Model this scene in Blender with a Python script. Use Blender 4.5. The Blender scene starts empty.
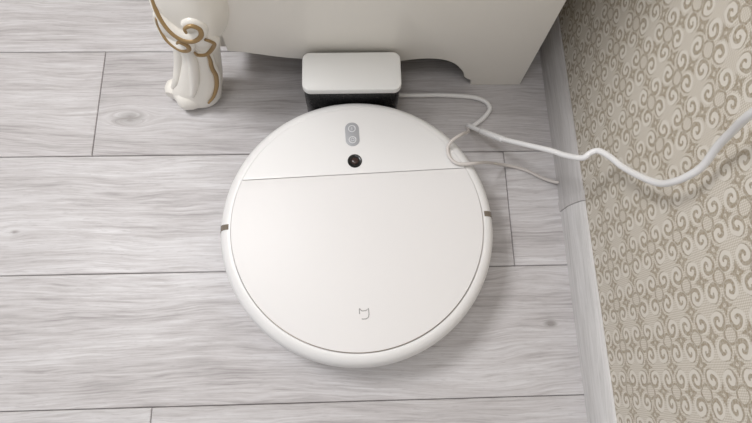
import bpy, bmesh, math, random
from mathutils import Vector, Matrix
random.seed(3)
scene=bpy.context.scene
scene.view_settings.view_transform='Standard'
scene.view_settings.look='None'
col=scene.collection

# ------------------------------------------------------------ helpers
def s2l(c):
    return tuple((v/255/12.92 if v/255<=0.04045 else ((v/255+0.055)/1.055)**2.4) for v in c)+(1.0,)
def mat(name,rgb,rough=0.5,metal=0.0,coat=0.0,bump=0.0,bscale=300,spec=0.5,trans=0.0):
    m=bpy.data.materials.new(name); m.use_nodes=True
    nt=m.node_tree; b=nt.nodes['Principled BSDF']
    b.inputs['Base Color'].default_value=s2l(rgb)
    b.inputs['Roughness'].default_value=rough
    b.inputs['Metallic'].default_value=metal
    b.inputs['Coat Weight'].default_value=coat
    b.inputs['Specular IOR Level'].default_value=spec
    b.inputs['Transmission Weight'].default_value=trans
    tc=nt.nodes.new('ShaderNodeTexCoord'); n=nt.nodes.new('ShaderNodeTexNoise')
    n.inputs['Scale'].default_value=bscale
    nt.links.new(tc.outputs['Object'],n.inputs['Vector'])
    mr=nt.nodes.new('ShaderNodeMapRange'); mr.inputs[3].default_value=max(0,rough-0.04); mr.inputs[4].default_value=min(1,rough+0.04)
    nt.links.new(n.outputs['Fac'],mr.inputs[0]); nt.links.new(mr.outputs[0],b.inputs['Roughness'])
    if bump>0:
        bp=nt.nodes.new('ShaderNodeBump'); bp.inputs['Strength'].default_value=bump; bp.inputs['Distance'].default_value=0.001
        nt.links.new(n.outputs['Fac'],bp.inputs['Height']); nt.links.new(bp.outputs[0],b.inputs['Normal'])
    return m
def obj(name,me,parent=None,m=None,smooth=True):
    o=bpy.data.objects.new(name,me); col.objects.link(o)
    if m: me.materials.append(m)
    if smooth:
        for p in me.polygons: p.use_smooth=True
    if parent: o.parent=parent
    return o
def empty(name,loc=(0,0,0),rz=0):
    e=bpy.data.objects.new(name,None); col.objects.link(e); e.location=loc; e.rotation_euler=(0,0,rz); e.empty_display_size=0.05
    return e
def finish(o,ang=35):
    me=o.data
    try: me.set_sharp_from_angle(angle=math.radians(ang))
    except Exception: pass
    return o
def box(name,x0,x1,y0,y1,z0,z1,parent,m,bw=0.0,seg=3):
    bm=bmesh.new()
    vs=[bm.verts.new((x,y,z)) for x in (x0,x1) for y in (y0,y1) for z in (z0,z1)]
    for f in ((0,1,3,2),(4,6,7,5),(0,4,5,1),(2,3,7,6),(0,2,6,4),(1,5,7,3)): bm.faces.new([vs[i] for i in f])
    bmesh.ops.recalc_face_normals(bm,faces=bm.faces)
    if bw>0: bmesh.ops.bevel(bm,geom=bm.edges[:],offset=bw,segments=seg,profile=0.5,affect='EDGES')
    me=bpy.data.meshes.new(name); bm.to_mesh(me); bm.free()
    o=obj(name,me,parent,m,smooth=bw>0)
    if bw>0: finish(o,50)
    return o
def prism(name,pts,a0,a1,axis,parent,m,bw=0.0,seg=3,smooth=True):
    """outline pts extruded along axis ('y' -> pts are x,z ; 'z' -> pts are x,y)"""
    bm=bmesh.new()
    def P(p,a): return (p[0],a,p[1]) if axis=='y' else (p[0],p[1],a)
    A=[bm.verts.new(P(p,a0)) for p in pts]; B=[bm.verts.new(P(p,a1)) for p in pts]
    n=len(pts)
    fa=bm.faces.new(A); fb=bm.faces.new(B[::-1])
    for i in range(n):
        j=(i+1)%n; bm.faces.new((A[i],B[i],B[j],A[j]))
    bmesh.ops.recalc_face_normals(bm,faces=bm.faces)
    if bw>0:
        es=[e for e in bm.edges if (all(v in A for v in e.verts) or all(v in B for v in e.verts))]
        bmesh.ops.bevel(bm,geom=es,offset=bw,segments=seg,profile=0.5,affect='EDGES')
    me=bpy.data.meshes.new(name); bm.to_mesh(me); bm.free()
    o=obj(name,me,parent,m,smooth)
    if smooth: finish(o,30)
    return o
def lathe(name,prof,parent,m,seg=160,a0=0,a1=2*math.pi,close=True):
    bm=bmesh.new(); full=abs(a1-a0-2*math.pi)<1e-6
    rings=[]
    n=seg if full else seg+1
    for r,z in prof:
        if r<1e-6: rings.append([bm.verts.new((0,0,z))])
        else: rings.append([bm.verts.new((r*math.cos(a0+(a1-a0)*i/seg),r*math.sin(a0+(a1-a0)*i/seg),z)) for i in range(n)])
    for k in range(len(rings)-1):
        A,B=rings[k],rings[k+1]
        for i in range(seg):
            j=(i+1)%n
            if len(A)==1: bm.faces.new((A[0],B[i],B[j]))
            elif len(B)==1: bm.faces.new((A[i],A[j],B[0]))
            else: bm.faces.new((A[i],A[j],B[j],B[i]))
    if not full:
        bm.faces.new([r[0] for r in rings]); bm.faces.new([r[-1] for r in rings])
    bmesh.ops.recalc_face_normals(bm,faces=bm.faces)
    me=bpy.data.meshes.new(name); bm.to_mesh(me); bm.free()
    o=obj(name,me,parent,m); finish(o,40); return o
def catmull(P,n=10,closed=False):
    P=[Vector(p) for p in P]; out=[]; L=len(P)
    for i in range(L if closed else L-1):
        if closed: p0,p1,p2,p3=P[i-1],P[i],P[(i+1)%L],P[(i+2)%L]
        else: p0,p1,p2,p3=P[max(i-1,0)],P[i],P[i+1],P[min(i+2,L-1)]
        for k in range(n):
            t=k/n
            out.append(0.5*((2*p1)+(-p0+p2)*t+(2*p0-5*p1+4*p2-p3)*t*t+(-p0+3*p1-3*p2+p3)*t**3))
    if not closed: out.append(P[-1])
    return out
def tube(name,P,r,parent,m,n=10,sides=12,closed=False,smoothp=True,taper=None):
    pts=catmull(P,n,closed) if smoothp else [Vector(p) for p in P]
    bm=bmesh.new(); rings=[]; L=len(pts); up=None
    for i,p in enumerate(pts):
        if closed: t=(pts[(i+1)%L]-pts[i-1]).normalized()
        else: t=(pts[min(i+1,L-1)]-pts[max(i-1,0)]).normalized()
        if up is None:
            up=Vector((0,0,1)) if abs(t.z)<0.9 else Vector((1,0,0))
        s=t.cross(up)
        if s.length<1e-6: s=t.cross(Vector((1,0,0.1)))
        s.normalize(); up=s.cross(t).normalized()
        rr=r
        if taper: rr=r*taper(i/(L-1))
        rings.append([bm.verts.new(p+(s*math.cos(2*math.pi*k/sides)+up*math.sin(2*math.pi*k/sides))*rr) for k in range(sides)])
    for i in range(L if closed else L-1):
        A=rings[i];B=rings[(i+1)%L]
        for k in range(sides):
            j=(k+1)%sides; bm.faces.new((A[k],A[j],B[j],B[k]))
    if not closed:
        bm.faces.new(rings[0]); bm.faces.new(rings[-1])
    bmesh.ops.recalc_face_normals(bm,faces=bm.faces)
    me=bpy.data.meshes.new(name); bm.to_mesh(me); bm.free()
    return obj(name,me,parent,m)
def rrect(x0,x1,y0,y1,r,n=8):
    pts=[]
    for cx,cy,a in ((x1-r,y1-r,0),(x0+r,y1-r,90),(x0+r,y0+r,180),(x1-r,y0+r,270)):
        for i in range(n+1):
            t=math.radians(a+90*i/n); pts.append((cx+r*math.cos(t),cy+r*math.sin(t)))
    return pts

# node helper
class N:
    def __init__(s,nt): s.nt=nt
    def m(s,op,a,b=None,c=None):
        n=s.nt.nodes.new('ShaderNodeMath'); n.operation=op
        for i,v in enumerate((a,b,c)):
            if v is None: continue
            if isinstance(v,(int,float)): n.inputs[i].default_value=v
            else: s.nt.links.new(v,n.inputs[i])
        return n.outputs[0]
    def sm(s,v,a,b,o0=0.0,o1=1.0):
        n=s.nt.nodes.new('ShaderNodeMapRange'); n.interpolation_type='SMOOTHSTEP'
        s.nt.links.new(v,n.inputs[0]); n.inputs[1].default_value=a; n.inputs[2].default_value=b
        n.inputs[3].default_value=o0; n.inputs[4].default_value=o1
        return n.outputs[0]
    def xyz(s,x,y,z=0.0):
        n=s.nt.nodes.new('ShaderNodeCombineXYZ')
        for i,v in enumerate((x,y,z)):
            if isinstance(v,(int,float)): n.inputs[i].default_value=v
            else: s.nt.links.new(v,n.inputs[i])
        return n.outputs[0]
    def noise(s,vec,scale,detail=4,rough=0.55,dist=0.0):
        n=s.nt.nodes.new('ShaderNodeTexNoise'); s.nt.links.new(vec,n.inputs['Vector'])
        n.inputs['Scale'].default_value=scale; n.inputs['Detail'].default_value=detail; n.inputs['Roughness'].default_value=rough; n.inputs['Distortion'].default_value=dist
        return n.outputs['Fac']
    def mix(s,f,a,b,bt='MIX'):
        n=s.nt.nodes.new('ShaderNodeMix'); n.data_type='RGBA'; n.blend_type=bt
        if isinstance(f,(int,float)): n.inputs[0].default_value=f
        else: s.nt.links.new(f,n.inputs[0])
        for i,v in ((6,a),(7,b)):
            if isinstance(v,tuple): n.inputs[i].default_value=v
            else: s.nt.links.new(v,n.inputs[i])
        return n.outputs[2]

# ------------------------------------------------------------ floor material
def wood(name,base_dark,base_mid,base_light,attr=True,along='x',knots=()):
    m=bpy.data.materials.new(name); m.use_nodes=True; nt=m.node_tree; b=nt.nodes['Principled BSDF']; h=N(nt)
    tc=nt.nodes.new('ShaderNodeTexCoord'); sp=nt.nodes.new('ShaderNodeSeparateXYZ'); nt.links.new(tc.outputs['Object'],sp.inputs[0])
    x,y,z=sp.outputs[0],sp.outputs[1],sp.outputs[2]
    if along=='y': x,y=y,h.m('ADD',x,z)
    if attr:
        at=nt.nodes.new('ShaderNodeAttribute'); at.attribute_name='rnd'; rnd=at.outputs['Fac']
    else:
        v=nt.nodes.new('ShaderNodeValue'); v.outputs[0].default_value=0.37; rnd=v.outputs[0]
    off=h.m('MULTIPLY',rnd,31.7)
    warp=h.noise(h.xyz(h.m('ADD',h.m('MULTIPLY',x,3.2),off),h.m('MULTIPLY',y,9.0),off),1.0,3,0.5)
    yw=h.m('ADD',y,h.m('MULTIPLY',h.m('SUBTRACT',warp,0.5),0.05))
    for (kx,ky,ks) in knots:
        dx=h.m('MULTIPLY',h.m('SUBTRACT',x,kx),0.42); dy=h.m('SUBTRACT',y,ky)
        d=h.m('SQRT',h.m('ADD',h.m('MULTIPLY',dx,dx),h.m('MULTIPLY',dy,dy)))
        e=h.m('MULTIPLY',h.m('POWER',2.718,h.m('MULTIPLY',h.m('DIVIDE',d,ks),-1.0)),ks*1.6)
        sg=h.m('DIVIDE',dy,h.m('ADD',d,0.002))
        yw=h.m('SUBTRACT',yw,h.m('MULTIPLY',e,sg))
    fine=h.noise(h.xyz(h.m('ADD',h.m('MULTIPLY',x,14.0),off),h.m('MULTIPLY',yw,380.0),off),1.0,6,0.68)
    mid=h.noise(h.xyz(h.m('ADD',h.m('MULTIPLY',x,5.5),off),h.m('MULTIPLY',yw,90.0),off),1.0,5,0.62,0.3)
    big=h.noise(h.xyz(h.m('ADD',h.m('MULTIPLY',x,3.4),off),h.m('MULTIPLY',yw,17.0),off),1.0,4,0.55,0.5)
    spk=h.noise(h.xyz(h.m('MULTIPLY',x,60.0),h.m('MULTIPLY',y,650.0),off),1.0,2,0.6)
    v=h.m('ADD',h.m('ADD',h.m('MULTIPLY',fine,0.44),h.m('MULTIPLY',mid,0.27)),h.m('MULTIPLY',big,0.29))
    cr=nt.nodes.new('ShaderNodeValToRGB'); e=cr.color_ramp.elements
    e[0].position=0.37; e[0].color=s2l(base_dark); e[1].position=0.60; e[1].color=s2l(base_light)
    k=cr.color_ramp.elements.new(0.475); k.color=s2l(base_mid)
    nt.links.new(v,cr.inputs[0])
    c=cr.outputs[0]
    pore=h.sm(spk,0.56,0.74)
    c=h.mix(h.m('MULTIPLY',pore,0.40),c,s2l(base_dark))
    for (kx,ky,ks) in knots:
        dx=h.m('MULTIPLY',h.m('SUBTRACT',x,kx),0.6); dy=h.m('SUBTRACT',y,ky)
        d=h.m('ADD',h.m('SQRT',h.m('ADD',h.m('MULTIPLY',dx,dx),h.m('MULTIPLY',dy,dy))),h.m('MULTIPLY',h.m('SUBTRACT',mid,0.5),0.016))
        c=h.mix(h.m('MULTIPLY',h.sm(d,0.0,ks*0.9,1.0,0.0),0.65),c,s2l((122,116,112)))
    tone=h.m('ADD',0.95,h.m('MULTIPLY',rnd,0.08))
    hs=nt.nodes.new('ShaderNodeHueSaturation'); nt.links.new(c,hs.inputs['Color']); nt.links.new(tone,hs.inputs['Value'])
    nt.links.new(hs.outputs[0],b.inputs['Base Color'])
    nt.links.new(h.sm(fine,0.3,0.7,0.5,0.38),b.inputs['Roughness'])
    bp=nt.nodes.new('ShaderNodeBump'); bp.inputs['Strength'].default_value=0.15; bp.inputs['Distance'].default_value=0.0006
    nt.links.new(fine,bp.inputs['Height']); nt.links.new(bp.outputs[0],b.inputs['Normal'])
    return m
M_floor=wood('grey_oak_laminate',(152,147,147),(185,181,181),(207,205,206),True,'x',
     knots=((-0.331,0.372,0.018),(0.262,0.06,0.007),(-0.47,0.20,0.006)))
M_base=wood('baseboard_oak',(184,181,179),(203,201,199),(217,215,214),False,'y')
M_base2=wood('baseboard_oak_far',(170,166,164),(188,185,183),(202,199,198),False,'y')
M_seam=mat('plank_core',(96,90,86),0.8)

# ------------------------------------------------------------ floor : real planks
def build_floor():
    W=0.1725; L=1.2; g=0.0004
    seams={-3:-0.9,-2:-0.55,-1:-0.262,0:0.62,1:0.221,2:-0.379,3:0.45,4:-0.1,-4:0.2,-5:-0.3,-6:0.1}
    bm=bmesh.new(); lay=bm.verts.layers.float.new('rnd')
    X0,X1=-1.3,0.31; Y0,Y1=-1.0,0.85
    for k in range(-6,5):
        ya=max(-0.0325+W*k,Y0); yb=min(-0.0325+W*(k+1),Y1)
        if yb-ya<0.01: continue
        xs=[seams.get(k,0)+L*i for i in range(-3,4)]
        for i in range(6):
            xa=max(xs[i],X0); xb=min(xs[i+1],X1)
            if xb-xa<0.005: continue
            r=random.random()
            xa2,xb2,ya2,yb2=xa+g,xb-g,ya+g,yb-g
            bv=0.0009
            top=[(xa2+bv,ya2+bv),(xb2-bv,ya2+bv),(xb2-bv,yb2-bv),(xa2+bv,yb2-bv)]
            lo=[(xa2,ya2),(xb2,ya2),(xb2,yb2),(xa2,yb2)]
            T=[bm.verts.new((*p,0)) for p in top]; M=[bm.verts.new((*p,-0.0009)) for p in lo]; B=[bm.verts.new((*p,-0.008)) for p in lo]
            for v in T+M+B: v[lay]=r
            bm.faces.new(T)
            for A,C in ((T,M),(M,B)):
                for j in range(4):
                    q=(j+1)%4; bm.faces.new((A[j],C[j],C[q],A[q]))
    s=[bm.verts.new(p) for p in ((X0,Y0,-0.004),(X1,Y0,-0.004),(X1,Y1,-0.004),(X0,Y1,-0.004))]
    fs=bm.faces.new(s)
    bmesh.ops.recalc_face_normals(bm,faces=bm.faces)
    fs.normal_update()
    if fs.normal.z<0: fs.normal_flip()
    fs.material_index=1
    me=bpy.data.meshes.new('floor'); bm.to_mesh(me); bm.free()
    o=obj('floor',me,None,M_floor,smooth=False); me.materials.append(M_seam)
    return o
build_floor()

# ------------------------------------------------------------ wallpaper
def wallpaper(name,ax):
    m=bpy.data.materials.new(name); m.use_nodes=True; nt=m.node_tree; b=nt.nodes['Principled BSDF']; h=N(nt)
    tc=nt.nodes.new('ShaderNodeTexCoord'); sp=nt.nodes.new('ShaderNodeSeparateXYZ'); nt.links.new(tc.outputs['Object'],sp.inputs[0])
    U=sp.outputs[ax]; V=sp.outputs[2]
    c=0.048
    n1=nt.nodes.new('ShaderNodeTexNoise'); n1.inputs['Scale'].default_value=80; n1.inputs['Detail'].default_value=3
    nt.links.new(h.xyz(U,V),n1.inputs['Vector'])
    sc=nt.nodes.new('ShaderNodeSeparateColor'); nt.links.new(n1.outputs['Color'],sc.inputs[0])
    u=h.m('ADD',h.m('DIVIDE',U,c),h.m('MULTIPLY',h.m('SUBTRACT',sc.outputs[0],0.5),0.10))
    v=h.m('ADD',h.m('DIVIDE',V,c),h.m('MULTIPLY',h.m('SUBTRACT',sc.outputs[1],0.5),0.10))
    a=h.m('ABSOLUTE',h.m('SUBTRACT',h.m('FRACT',u),0.5))
    bb=h.m('ABSOLUTE',h.m('SUBTRACT',h.m('FRACT',v),0.5))
    dx=h.m('SUBTRACT',a,0.25); dy=h.m('SUBTRACT',bb,0.25)
    r=h.m('SQRT',h.m('ADD',h.m('MULTIPLY',dx,dx),h.m('MULTIPLY',dy,dy)))
    th=h.m('DIVIDE',h.m('ARCTAN2',dy,dx),2*math.pi)
    ph=h.m('FRACT',h.m('ADD',h.m('ADD',th,h.m('DIVIDE',r,0.17)),0.20))
    tri=h.m('ABSOLUTE',h.m('SUBTRACT',ph,0.5))
    wd=h.m('ADD',0.17,h.m('MULTIPLY',r,0.55))
    spiral=h.m('MULTIPLY',h.sm(h.m('SUBTRACT',tri,wd),-0.05,0.05,1,0),h.sm(r,0.185,0.21,1,0))
    d1=h.m('ADD',h.m('MULTIPLY',h.m('MINIMUM',a,bb),2.4),h.m('MAXIMUM',a,bb))
    leaf=h.m('MULTIPLY',h.sm(d1,0.20,0.24,1,0),h.sm(h.m('ADD',a,bb),0.03,0.05,0,1))
    ea=h.m('SUBTRACT',0.5,a); eb=h.m('SUBTRACT',0.5,bb)
    d2=h.m('ADD',h.m('MULTIPLY',h.m('MINIMUM',ea,eb),2.4),h.m('MAXIMUM',ea,eb))
    leaf2=h.m('MULTIPLY',h.sm(d2,0.20,0.24,1,0),h.sm(h.m('ADD',ea,eb),0.04,0.06,0,1))
    r3=h.m('SQRT',h.m('ADD',h.m('MULTIPLY',a,a),h.m('MULTIPLY',eb,eb)))
    arc=h.m('MULTIPLY',h.sm(h.m('ABSOLUTE',h.m('SUBTRACT',r3,0.155)),0.018,0.034,1,0),h.sm(r,0.19,0.21,0,1))
    pat=h.m('MAXIMUM',h.m('MAXIMUM',spiral,leaf),h.m('MAXIMUM',leaf2,arc))
    w1=h.m('SINE',h.m('MULTIPLY',U,2*math.pi/0.0021)); w2=h.m('SINE',h.m('MULTIPLY',V,2*math.pi/0.0021))
    hatch=h.sm(h.m('ADD',w1,w2),-0.9,0.7)
    zone=h.m('MULTIPLY',h.sm(r,0.19,0.22,0,1),h.m('SUBTRACT',1.0,pat))
    n2=h.noise(h.xyz(U,V),420,3,0.65)
    base=h.mix(h.m('MULTIPLY',h.m('MULTIPLY',hatch,zone),0.58),s2l((223,217,206)),s2l((176,163,141)))
    colr=h.mix(h.m('MULTIPLY',pat,h.sm(n2,0.30,0.65,0.95,0.60)),base,s2l((156,141,117)))
    colr=h.mix(h.m('MULTIPLY',h.sm(n2,0.52,0.74),0.25),colr,s2l((227,221,210)))
    nt.links.new(colr,b.inputs['Base Color'])
    b.inputs['Roughness'].default_value=0.6
    bp=nt.nodes.new('ShaderNodeBump'); bp.inputs['Strength'].default_value=0.3; bp.inputs['Distance'].default_value=0.0005
    nt.links.new(h.m('ADD',pat,h.m('MULTIPLY',n2,0.8)),bp.inputs['Height']); nt.links.new(bp.outputs[0],b.inputs['Normal'])
    return m
box('wall_right',0.31,0.41,-1.0,0.95,-0.01,2.4,None,wallpaper('wallpaper_scroll',1))
box('wall_back',-1.3,0.31,0.85,0.95,-0.01,2.4,None,wallpaper('wallpaper_scroll_back',0))

# ------------------------------------------------------------ baseboard
def baseboard():
    e=empty('baseboard_right')
    prof=[(0.3098,0.0),(0.295,0.0),(0.295,0.012),(0.2965,0.03),(0.301,0.043),(0.3045,0.0495),(0.3075,0.0525),(0.3098,0.053)]
    def run(name,y0,y1,m,d=0.0):
        pts=[(x-(d if x<0.309 else 0),z+(d if z>0.01 else 0)) for x,z in prof]
        return prism(name,pts,y0,y1,'y',e,m,0)
    run('skirting_near',-1.0,0.2170,M_base)
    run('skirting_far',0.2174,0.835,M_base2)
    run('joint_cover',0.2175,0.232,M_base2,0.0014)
    return e
baseboard()
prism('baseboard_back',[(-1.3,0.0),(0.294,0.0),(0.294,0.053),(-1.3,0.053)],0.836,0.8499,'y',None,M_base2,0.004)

# ------------------------------------------------------------ robot vacuum
M_white=mat('robot_white_plastic',(232,231,230),0.38)
M_lid=mat('robot_lid_satin',(228,226,225),0.46)
M_taupe=mat('robot_gap_taupe',(180,160,140),0.6)
M_grey=mat('button_grey',(166,167,171),0.4)
M_icon=mat('icon_white',(225,226,228),0.4)
M_black=mat('gloss_black',(13,13,14),0.28)
M_rub=mat('rubber_dark',(30,30,32),0.7)
M_lens=mat('smoked_lens',(118,108,96),0.2,coat=0.3)
M_logo=mat('logo_grey',(165,163,162),0.4)
rv=empty('robot_vacuum',(0.003,0.1835,0),math.radians(2.6))
lathe('body_shell',[(0,0.012),(0.150,0.012),(0.163,0.014),(0.170,0.020),(0.1745,0.030),(0.1755,0.040),(0.1755,0.055),(0.1748,0.063),(0.1728,0.0700),(0.1695,0.0745),(0.1655,0.0770),(0.1620,0.0779),(0.1600,0.0778),(0.1592,0.0770),(0.1590,0.0745),(0.0,0.0745)],rv,M_white,200)
lathe('gap_ring',[(0.0,0.0746),(0.1588,0.0746),(0.1588,0.0768),(0.0,0.0768)],rv,M_taupe,160)
R=0.1583; ys=0.0655
def arc_panel(front):
    a=math.asin((ys+(-0.0004 if front else 0.0004))/R)
    if front: a0,a1=math.pi-a,2*math.pi+a
    else: a0,a1=a,math.pi-a
    n=150 if front else 90
    return [(R*math.cos(a0+(a1-a0)*i/n),R*math.sin(a0+(a1-a0)*i/n)) for i in range(n+1)]
prism('dust_box_lid',arc_panel(True),0.0765,0.0812,'z',rv,M_lid,0.0004,3)
prism('rear_cover',arc_panel(False),0.0765,0.0812,'z',rv,M_white,0.0004,3)
for nm,ang in (('sensor_window_1',1.0),('sensor_window_2',178.0)):
    a=math.radians(ang); lathe(nm,[(0.1622,0.0765),(0.1622,0.0783),(0.1660,0.0774),(0.1700,0.0749),(0.1736,0.0703),(0.1756,0.0633),(0.1762,0.055),(0.1762,0.035),(0.170,0.035)],rv,M_lens,6,a-0.021,a+0.021)
zt=0.0812
prism('button_plate',rrect(-0.0092,0.0092,0.1045,0.1385,0.0088),zt-0.001,zt+0.0005,'z',rv,M_grey,0.0003,2)
for i,yy in enumerate((0.1135,0.1295)):
    ring=[(0.0045*math.cos(t*math.pi/12),yy+0.0045*math.sin(t*math.pi/12),zt+0.0006) for t in range(24)]
    tube('button_ring_%d'%(i+1),ring,0.0007,rv,M_icon,1,6,True,False)
tube('power_icon',[(0,0.1275,zt+0.0006),(0,0.1315,zt+0.0006)],0.0006,rv,M_icon,1,6,False,False)
hm=[(-0.002,0.112),(0.002,0.112),(0.002,0.1145),(0,0.1162),(-0.002,0.1145)]
tube('home_icon',[(x,y,zt+0.0006) for x,y in hm],0.0005,rv,M_icon,1,6,True,False)
def disc(name,cx,cy,prof,m,seg=48):
    o=lathe(name,prof,rv,m,seg); o.location=(cx,cy,0); return o
disc('camera_bezel',0.001,0.0835,[(0,zt-0.001),(0.0093,zt-0.001),(0.0093,zt+0.0006),(0.0086,zt+0.0011),(0.0065,zt+0.0009),(0.0058,zt+0.0003),(0,zt+0.0003)],M_black)
disc('camera_glass',0.001,0.0835,[(0.0050,zt+0.0003),(0.0045,zt+0.0012),(0.003,zt+0.0019),(0.0015,zt+0.0022),(0,zt+0.0023)],mat('camera_lens_glass',(58,42,38),0.25))
lg=[(-0.0055,0.0065),(-0.0025,0.0035),(0.0025,0.0035),(0.0055,0.0062),(0.0056,-0.001),(0.0048,-0.0045),(0.0022,-0.0062),(-0.0022,-0.0062),(-0.0035,-0.0058)]
tube('logo',[(x+0.0005,y-0.1135,zt+0.0001) for x,y in lg],0.0006,rv,M_logo,1,6,False,False)
tube('logo_side',[(-0.0050,-0.1070,zt+0.0001),(-0.0051,-0.1135,zt+0.0001)],0.0006,rv,M_logo,1,6,False,False)
for nm,x in (('wheel_1',-0.105),('wheel_2',0.105)):
    o=lathe(nm,[(0,-0.009),(0.030,-0.009),(0.034,-0.006),(0.034,0.006),(0.030,0.009),(0,0.009)],rv,M_rub,48); o.rotation_euler=(0,math.pi/2,0); o.location=(x,0,0.034)
o=lathe('caster_wheel',[(0,-0.006),(0.009,-0.006),(0.010,-0.004),(0.010,0.004),(0.009,0.006),(0,0.006)],rv,M_rub,32); o.rotation_euler=(0,math.pi/2,0); o.location=(0,-0.13,0.010)
for k in range(3):
    a=k*2.094+2.2
    tube('side_brush_%d'%(k+1),[(0.08,-0.100,0.009),(0.08+0.02*math.cos(a),-0.100+0.02*math.sin(a),0.006),(0.08+0.035*math.cos(a+0.2),-0.100+0.035*math.sin(a+0.2),0.002)],0.0012,rv,M_rub,4,6)

# ------------------------------------------------------------ dock
dk=empty('charging_dock',(-0.002,0.389,0),math.radians(0.3))
M_dw=mat('dock_white',(236,236,234),0.35)
prism('top_cap',rrect(-0.066,0.066,-0.0285,0.0285,0.0105),0.088,0.100,'z',dk,M_dw,0.0022,4)
prism('top_inset',rrect(-0.0632,0.0632,-0.0258,0.0258,0.0085),0.0995,0.1004,'z',dk,M_dw,0.0004,2)
prism('dark_body',rrect(-0.0650,0.0650,-0.0275,0.0275,0.0095),0.0,0.0885,'z',dk,M_black,0.0008,2)
prism('foot_plate',rrect(-0.060,0.060,-0.060,-0.024,0.008),0.0,0.004,'z',dk,M_black,0.0008,2)
for i,x in enumerate((-0.022,0.022)):
    box('contact_%d'%(i+1),x-0.008,x+0.008,-0.0288,-0.0272,0.012,0.022,dk,mat('contact_metal_%d'%i,(200,190,160),0.3,1.0),0.0004,2)

# ------------------------------------------------------------ nightstand
ns=empty('nightstand')
M_cab=mat('cream_lacquer',(239,235,227),0.30,coat=0.2)
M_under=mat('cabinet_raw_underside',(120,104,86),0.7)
M_gold=mat('antique_gold',(164,136,94),0.42,0.3)
YF=0.423
curve=[(-0.1690,0.094),(-0.150,0.0915),(-0.128,0.086),(-0.105,0.080),(-0.074,0.0745),(-0.03,0.070),(0.02,0.067),(0.062,0.067),(0.085,0.0715),(0.108,0.0735),(0.128,0.0700),(0.145,0.060),(0.157,0.045),(0.163,0.034),(0.166,0.024),(0.172,0.018),(0.178,0.014),(0.1795,0.0)]
low=[(p[0],p[1]) for p in catmull([(x,z,0) for x,z in curve[:-1]],5)]+[curve[-1]]
outline=low+[(0.257,0.0),(0.257,0.52),(-0.169,0.52)]
prism('front_panel',outline,YF,YF+0.020,'y',ns,M_cab,0.0016,3)
box('side_right',0.237,0.2568,YF+0.0202,0.80,0.0,0.52,ns,M_cab,0.001,2)
prism('side_left',[(-0.190,0.060),(-0.170,0.060),(-0.170,0.52),(-0.190,0.52)],YF+0.03,0.80,'y',ns,M_cab,0.001,2)
box('bottom_board',-0.168,0.236,YF+0.0205,0.79,0.070,0.086,ns,M_under,0.001,2)
box('back_board',-0.168,0.236,0.785,0.80,0.02,0.52,ns,M_under,0.001,2)
box('top_board',-0.245,0.275,0.395,0.81,0.52,0.545,ns,M_cab,0.006,4)
for i,(z0,z1) in enumerate(((0.245,0.365),(0.38,0.50))):
    box('drawer_%d'%(i+1),-0.14,0.235,YF-0.010,YF+0.002,z0,z1,ns,M_cab,0.004,3)
    kn=lathe('knob_%d'%(i+1),[(0,0),(0.006,0),(0.005,0.008),(0.011,0.014),(0.012,0.019),(0.008,0.024),(0,0.025)],ns,M_gold,32)
    kn.rotation_euler=(math.pi/2,0,0); kn.location=(0.045,YF-0.010,(z0+z1)/2)
# carved cabriole leg : bulging knee, slim ankle, scrolled foot
S=[(0.52,-0.195,0.436,0.026,0.026),(0.27,-0.190,0.438,0.032,0.028),(0.24,-0.188,0.436,0.037,0.033),(0.21,-0.189,0.432,0.042,0.038),(0.18,-0.192,0.429,0.043,0.039),(0.155,-0.196,0.428,0.040,0.036),
   (0.135,-0.200,0.428,0.033,0.031),(0.115,-0.202,0.427,0.027,0.028),(0.095,-0.205,0.424,0.026,0.0265),(0.07,-0.212,0.420,0.029,0.0265),(0.05,-0.219,0.416,0.033,0.028),(0.032,-0.226,0.412,0.036,0.029),(0.018,-0.230,0.410,0.036,0.028),(0.006,-0.231,0.410,0.034,0.026),(0.0,-0.231,0.410,0.028,0.021)]
def sec(z):
    for i in range(len(S)-1):
        if S[i][0]>=z>=S[i+1][0]:
            t=(S[i][0]-z)/(S[i][0]-S[i+1][0])
            p0,p1,p2,p3=S[max(i-1,0)],S[i],S[i+1],S[min(i+2,len(S)-1)]
            out=[]
            for k in range(1,5):
                a,b_,c_,d=p0[k],p1[k],p2[k],p3[k]
                out.append(0.5*((2*b_)+(-a+c_)*t+(2*a-5*b_+4*c_-d)*t*t+(-a+3*b_-3*c_+d)*t**3))
            return out
    return list(S[-1][1:])
def leg(name,yoff=0.0):
    bm=bmesh.new(); rings=[]; n=48
    zs=[0.52-0.26*i/6 for i in range(6)]+[0.26-0.26*i/60 for i in range(61)]
    for z in zs:
        cx,cy,rx,ry=sec(z)
        rg=[]
        for k in range(n):
            a=2*math.pi*k/n; ca,sa=math.cos(a),math.sin(a)
            e=0.85
            x=math.copysign(abs(ca)**e,ca)*rx; y=math.copysign(abs(sa)**e,sa)*ry
            fl=1+0.04*math.cos(5*a)*(1 if z>0.1 else 0.3)
            rg.append(bm.verts.new((cx+x*fl,cy+y*fl+yoff,z)))
        rings.append(rg)
    for i in range(len(rings)-1):
        for k in range(n):
            j=(k+1)%n; bm.faces.new((rings[i][k],rings[i][j],rings[i+1][j],rings[i+1][k]))
    bm.faces.new(rings[0]); bm.faces.new(rings[-1])
    bmesh.ops.recalc_face_normals(bm,faces=bm.faces)
    me=bpy.data.meshes.new(name); bm.to_mesh(me); bm.free()
    return obj(name,me,ns,M_cab)
leg('carved_leg_front'); leg('carved_leg_rear',yoff=0.345)
def on(x,z,lift=0.0):
    cx,cy,rx,ry=sec(z); q=max(-0.97,min(0.97,(x-cx)/rx))
    return (x,cy-ry*math.sqrt(1-q*q)-lift,z)
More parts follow.
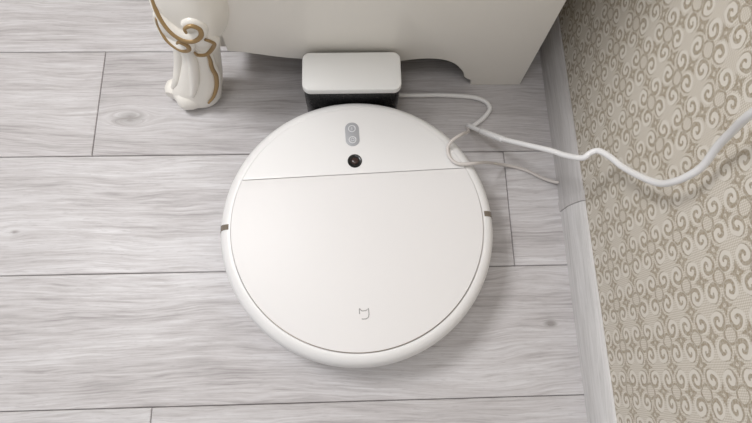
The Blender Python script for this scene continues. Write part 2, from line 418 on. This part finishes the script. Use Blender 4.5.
tp=lambda t: 0.4+0.6*math.sin(math.pi*min(1,max(0,t*0.9+0.08)))
def relief(name,pts,rw,rg,gp=None):
    if rw: tube(name+'_carving',[on(x,z,-0.001) for x,z in pts],rw,ns,M_cab,8,14,taper=tp)
    if rg: tube(name+'_gilding',[on(x,z,(rw or 0)*0.72) for x,z in (gp or pts)],rg,ns,M_gold,8,8,taper=tp)
relief('scroll_a',[(-0.2215,0.240),(-0.2230,0.222),(-0.2210,0.204),(-0.2130,0.188),(-0.2010,0.178),(-0.1880,0.176),(-0.1780,0.183),(-0.1765,0.194),(-0.1840,0.201),(-0.1925,0.197),(-0.1925,0.190)],0.0085,0.0035)
relief('scroll_b',[(-0.2285,0.190),(-0.2325,0.172),(-0.2270,0.156),(-0.2130,0.149),(-0.2010,0.154),(-0.1990,0.165),(-0.2070,0.170),(-0.2120,0.164)],0.0085,0.0033)
relief('scroll_c',[(-0.1760,0.172),(-0.1705,0.156),(-0.1750,0.141),(-0.1860,0.130),(-0.1960,0.134),(-0.1970,0.143)],0.0075,0.0030)
relief('stem',[(-0.1860,0.128),(-0.1870,0.110),(-0.1890,0.092),(-0.1890,0.072),(-0.1925,0.052),(-0.2000,0.036),(-0.210,0.026)],0.0060,0.0034)
relief('leaf_edge',[(-0.2265,0.142),(-0.2280,0.118),(-0.2320,0.095),(-0.2390,0.072),(-0.2490,0.05),(-0.259,0.034)],0.0085,None)
relief('leaf_mid',[(-0.2080,0.136),(-0.2090,0.112),(-0.2140,0.086),(-0.2210,0.060),(-0.229,0.040)],0.0078,None)
t1=lathe('toe_scroll',[(0,-0.022),(0.010,-0.0212),(0.0160,-0.0155),(0.0188,-0.005),(0.0188,0.005),(0.0160,0.0155),(0.010,0.0212),(0,0.022)],ns,M_cab,40)
t1.rotation_euler=(0,math.pi/2,math.radians(20)); t1.location=(-0.237,0.397,0.0190)
t2=lathe('toe_scroll_side',[(0,-0.013),(0.010,-0.0125),(0.0145,-0.006),(0.0155,0.004),(0.011,0.011),(0,0.013)],ns,M_cab,32)
t2.rotation_euler=(0,math.pi/2,math.radians(70)); t2.location=(-0.262,0.411,0.0158)

# ------------------------------------------------------------ cables
M_cable=mat('cable_white_pvc',(232,231,230),0.4)
M_cable2=mat('cable_pale_grey',(208,202,197),0.4)
pc=empty('power_cable')
tube('mains_lead',[(0.300,0.150,0.560),(0.286,0.152,0.545),(0.276,0.158,0.50),(0.275,0.165,0.44),(0.278,0.168,0.403),(0.285,0.169,0.375),(0.289,0.167,0.35),(0.291,0.160,0.325),(0.289,0.158,0.308),(0.287,0.159,0.29),(0.286,0.165,0.268),(0.285,0.182,0.240),(0.283,0.203,0.213),(0.280,0.222,0.195),(0.274,0.234,0.184),(0.267,0.234,0.178),(0.260,0.231,0.171),(0.250,0.243,0.150),(0.240,0.258,0.130),(0.218,0.281,0.098),(0.197,0.302,0.070),(0.180,0.327,0.040),(0.168,0.346,0.018),(0.174,0.350,0.006),(0.186,0.358,0.0042),(0.199,0.370,0.0036),(0.2057,0.382,0.0036),(0.198,0.394,0.0036),(0.1767,0.401,0.0036),(0.131,0.4045,0.0036),(0.095,0.404,0.004),(0.058,0.404,0.006)],0.0034,pc,M_cable,8,14)
tube('strain_relief',[(0.200,0.2985,0.0735),(0.190,0.312,0.058),(0.180,0.327,0.040)],0.0044,pc,M_cable,6,12)
box('wall_plug',0.290,0.3098,0.13,0.17,0.545,0.585,pc,M_cable,0.004,3)
sc=empty('thin_cable')
tube('thin_lead',[(0.166,0.345,0.014),(0.163,0.330,0.035),(0.153,0.313,0.066),(0.142,0.302,0.083),(0.128,0.291,0.0875),(0.1225,0.283,0.0848),(0.1230,0.273,0.0842),(0.128,0.264,0.0842),(0.138,0.2595,0.0845),(0.156,0.261,0.083),(0.170,0.268,0.068),(0.186,0.277,0.044),(0.212,0.286,0.014),(0.234,0.286,0.0035),(0.252,0.280,0.003),(0.270,0.270,0.003),(0.284,0.263,0.005),(0.2945,0.259,0.008)],0.0023,sc,M_cable2,10,12)

# ------------------------------------------------------------ light
w=bpy.data.worlds.new('world'); scene.world=w; w.use_nodes=True
bg=w.node_tree.nodes['Background']; bg.inputs[0].default_value=(0.965,0.975,1.0,1); bg.inputs[1].default_value=0.41
def area(name,loc,target,size,power,colr):
    l=bpy.data.lights.new(name,'AREA'); l.shape='RECTANGLE'; l.size=size[0]; l.size_y=size[1]; l.energy=power; l.color=colr
    o=bpy.data.objects.new(name,l); col.objects.link(o); o.location=loc
    o.rotation_euler=(Vector(target)-Vector(loc)).to_track_quat('-Z','Y').to_euler()
area('window_daylight',(-0.95,0.60,1.85),(0,0.15,0),(0.5,0.5),22.5,(0.99,0.985,1.0))
area('ceiling_lamp',(-0.35,-0.2,2.3),(0,0.2,0),(0.6,0.6),7.5,(1.0,0.98,0.975))

# ------------------------------------------------------------ camera
f=543.0
Zc=Vector((18,163.5,543)).normalized()
Yc=Vector((-49,1798,-543)); Yc=(Yc-Zc*Yc.dot(Zc)).normalized(); Xc=Yc.cross(Zc)
cam=bpy.data.cameras.new('camera'); co=bpy.data.objects.new('camera',cam); col.objects.link(co)
cam.sensor_width=36; cam.lens=f/752*36; cam.clip_start=0.01
M=Matrix((Xc,Yc,Zc)).to_4x4(); M.translation=Vector((0,0,0.74)); co.matrix_world=M
scene.camera=co
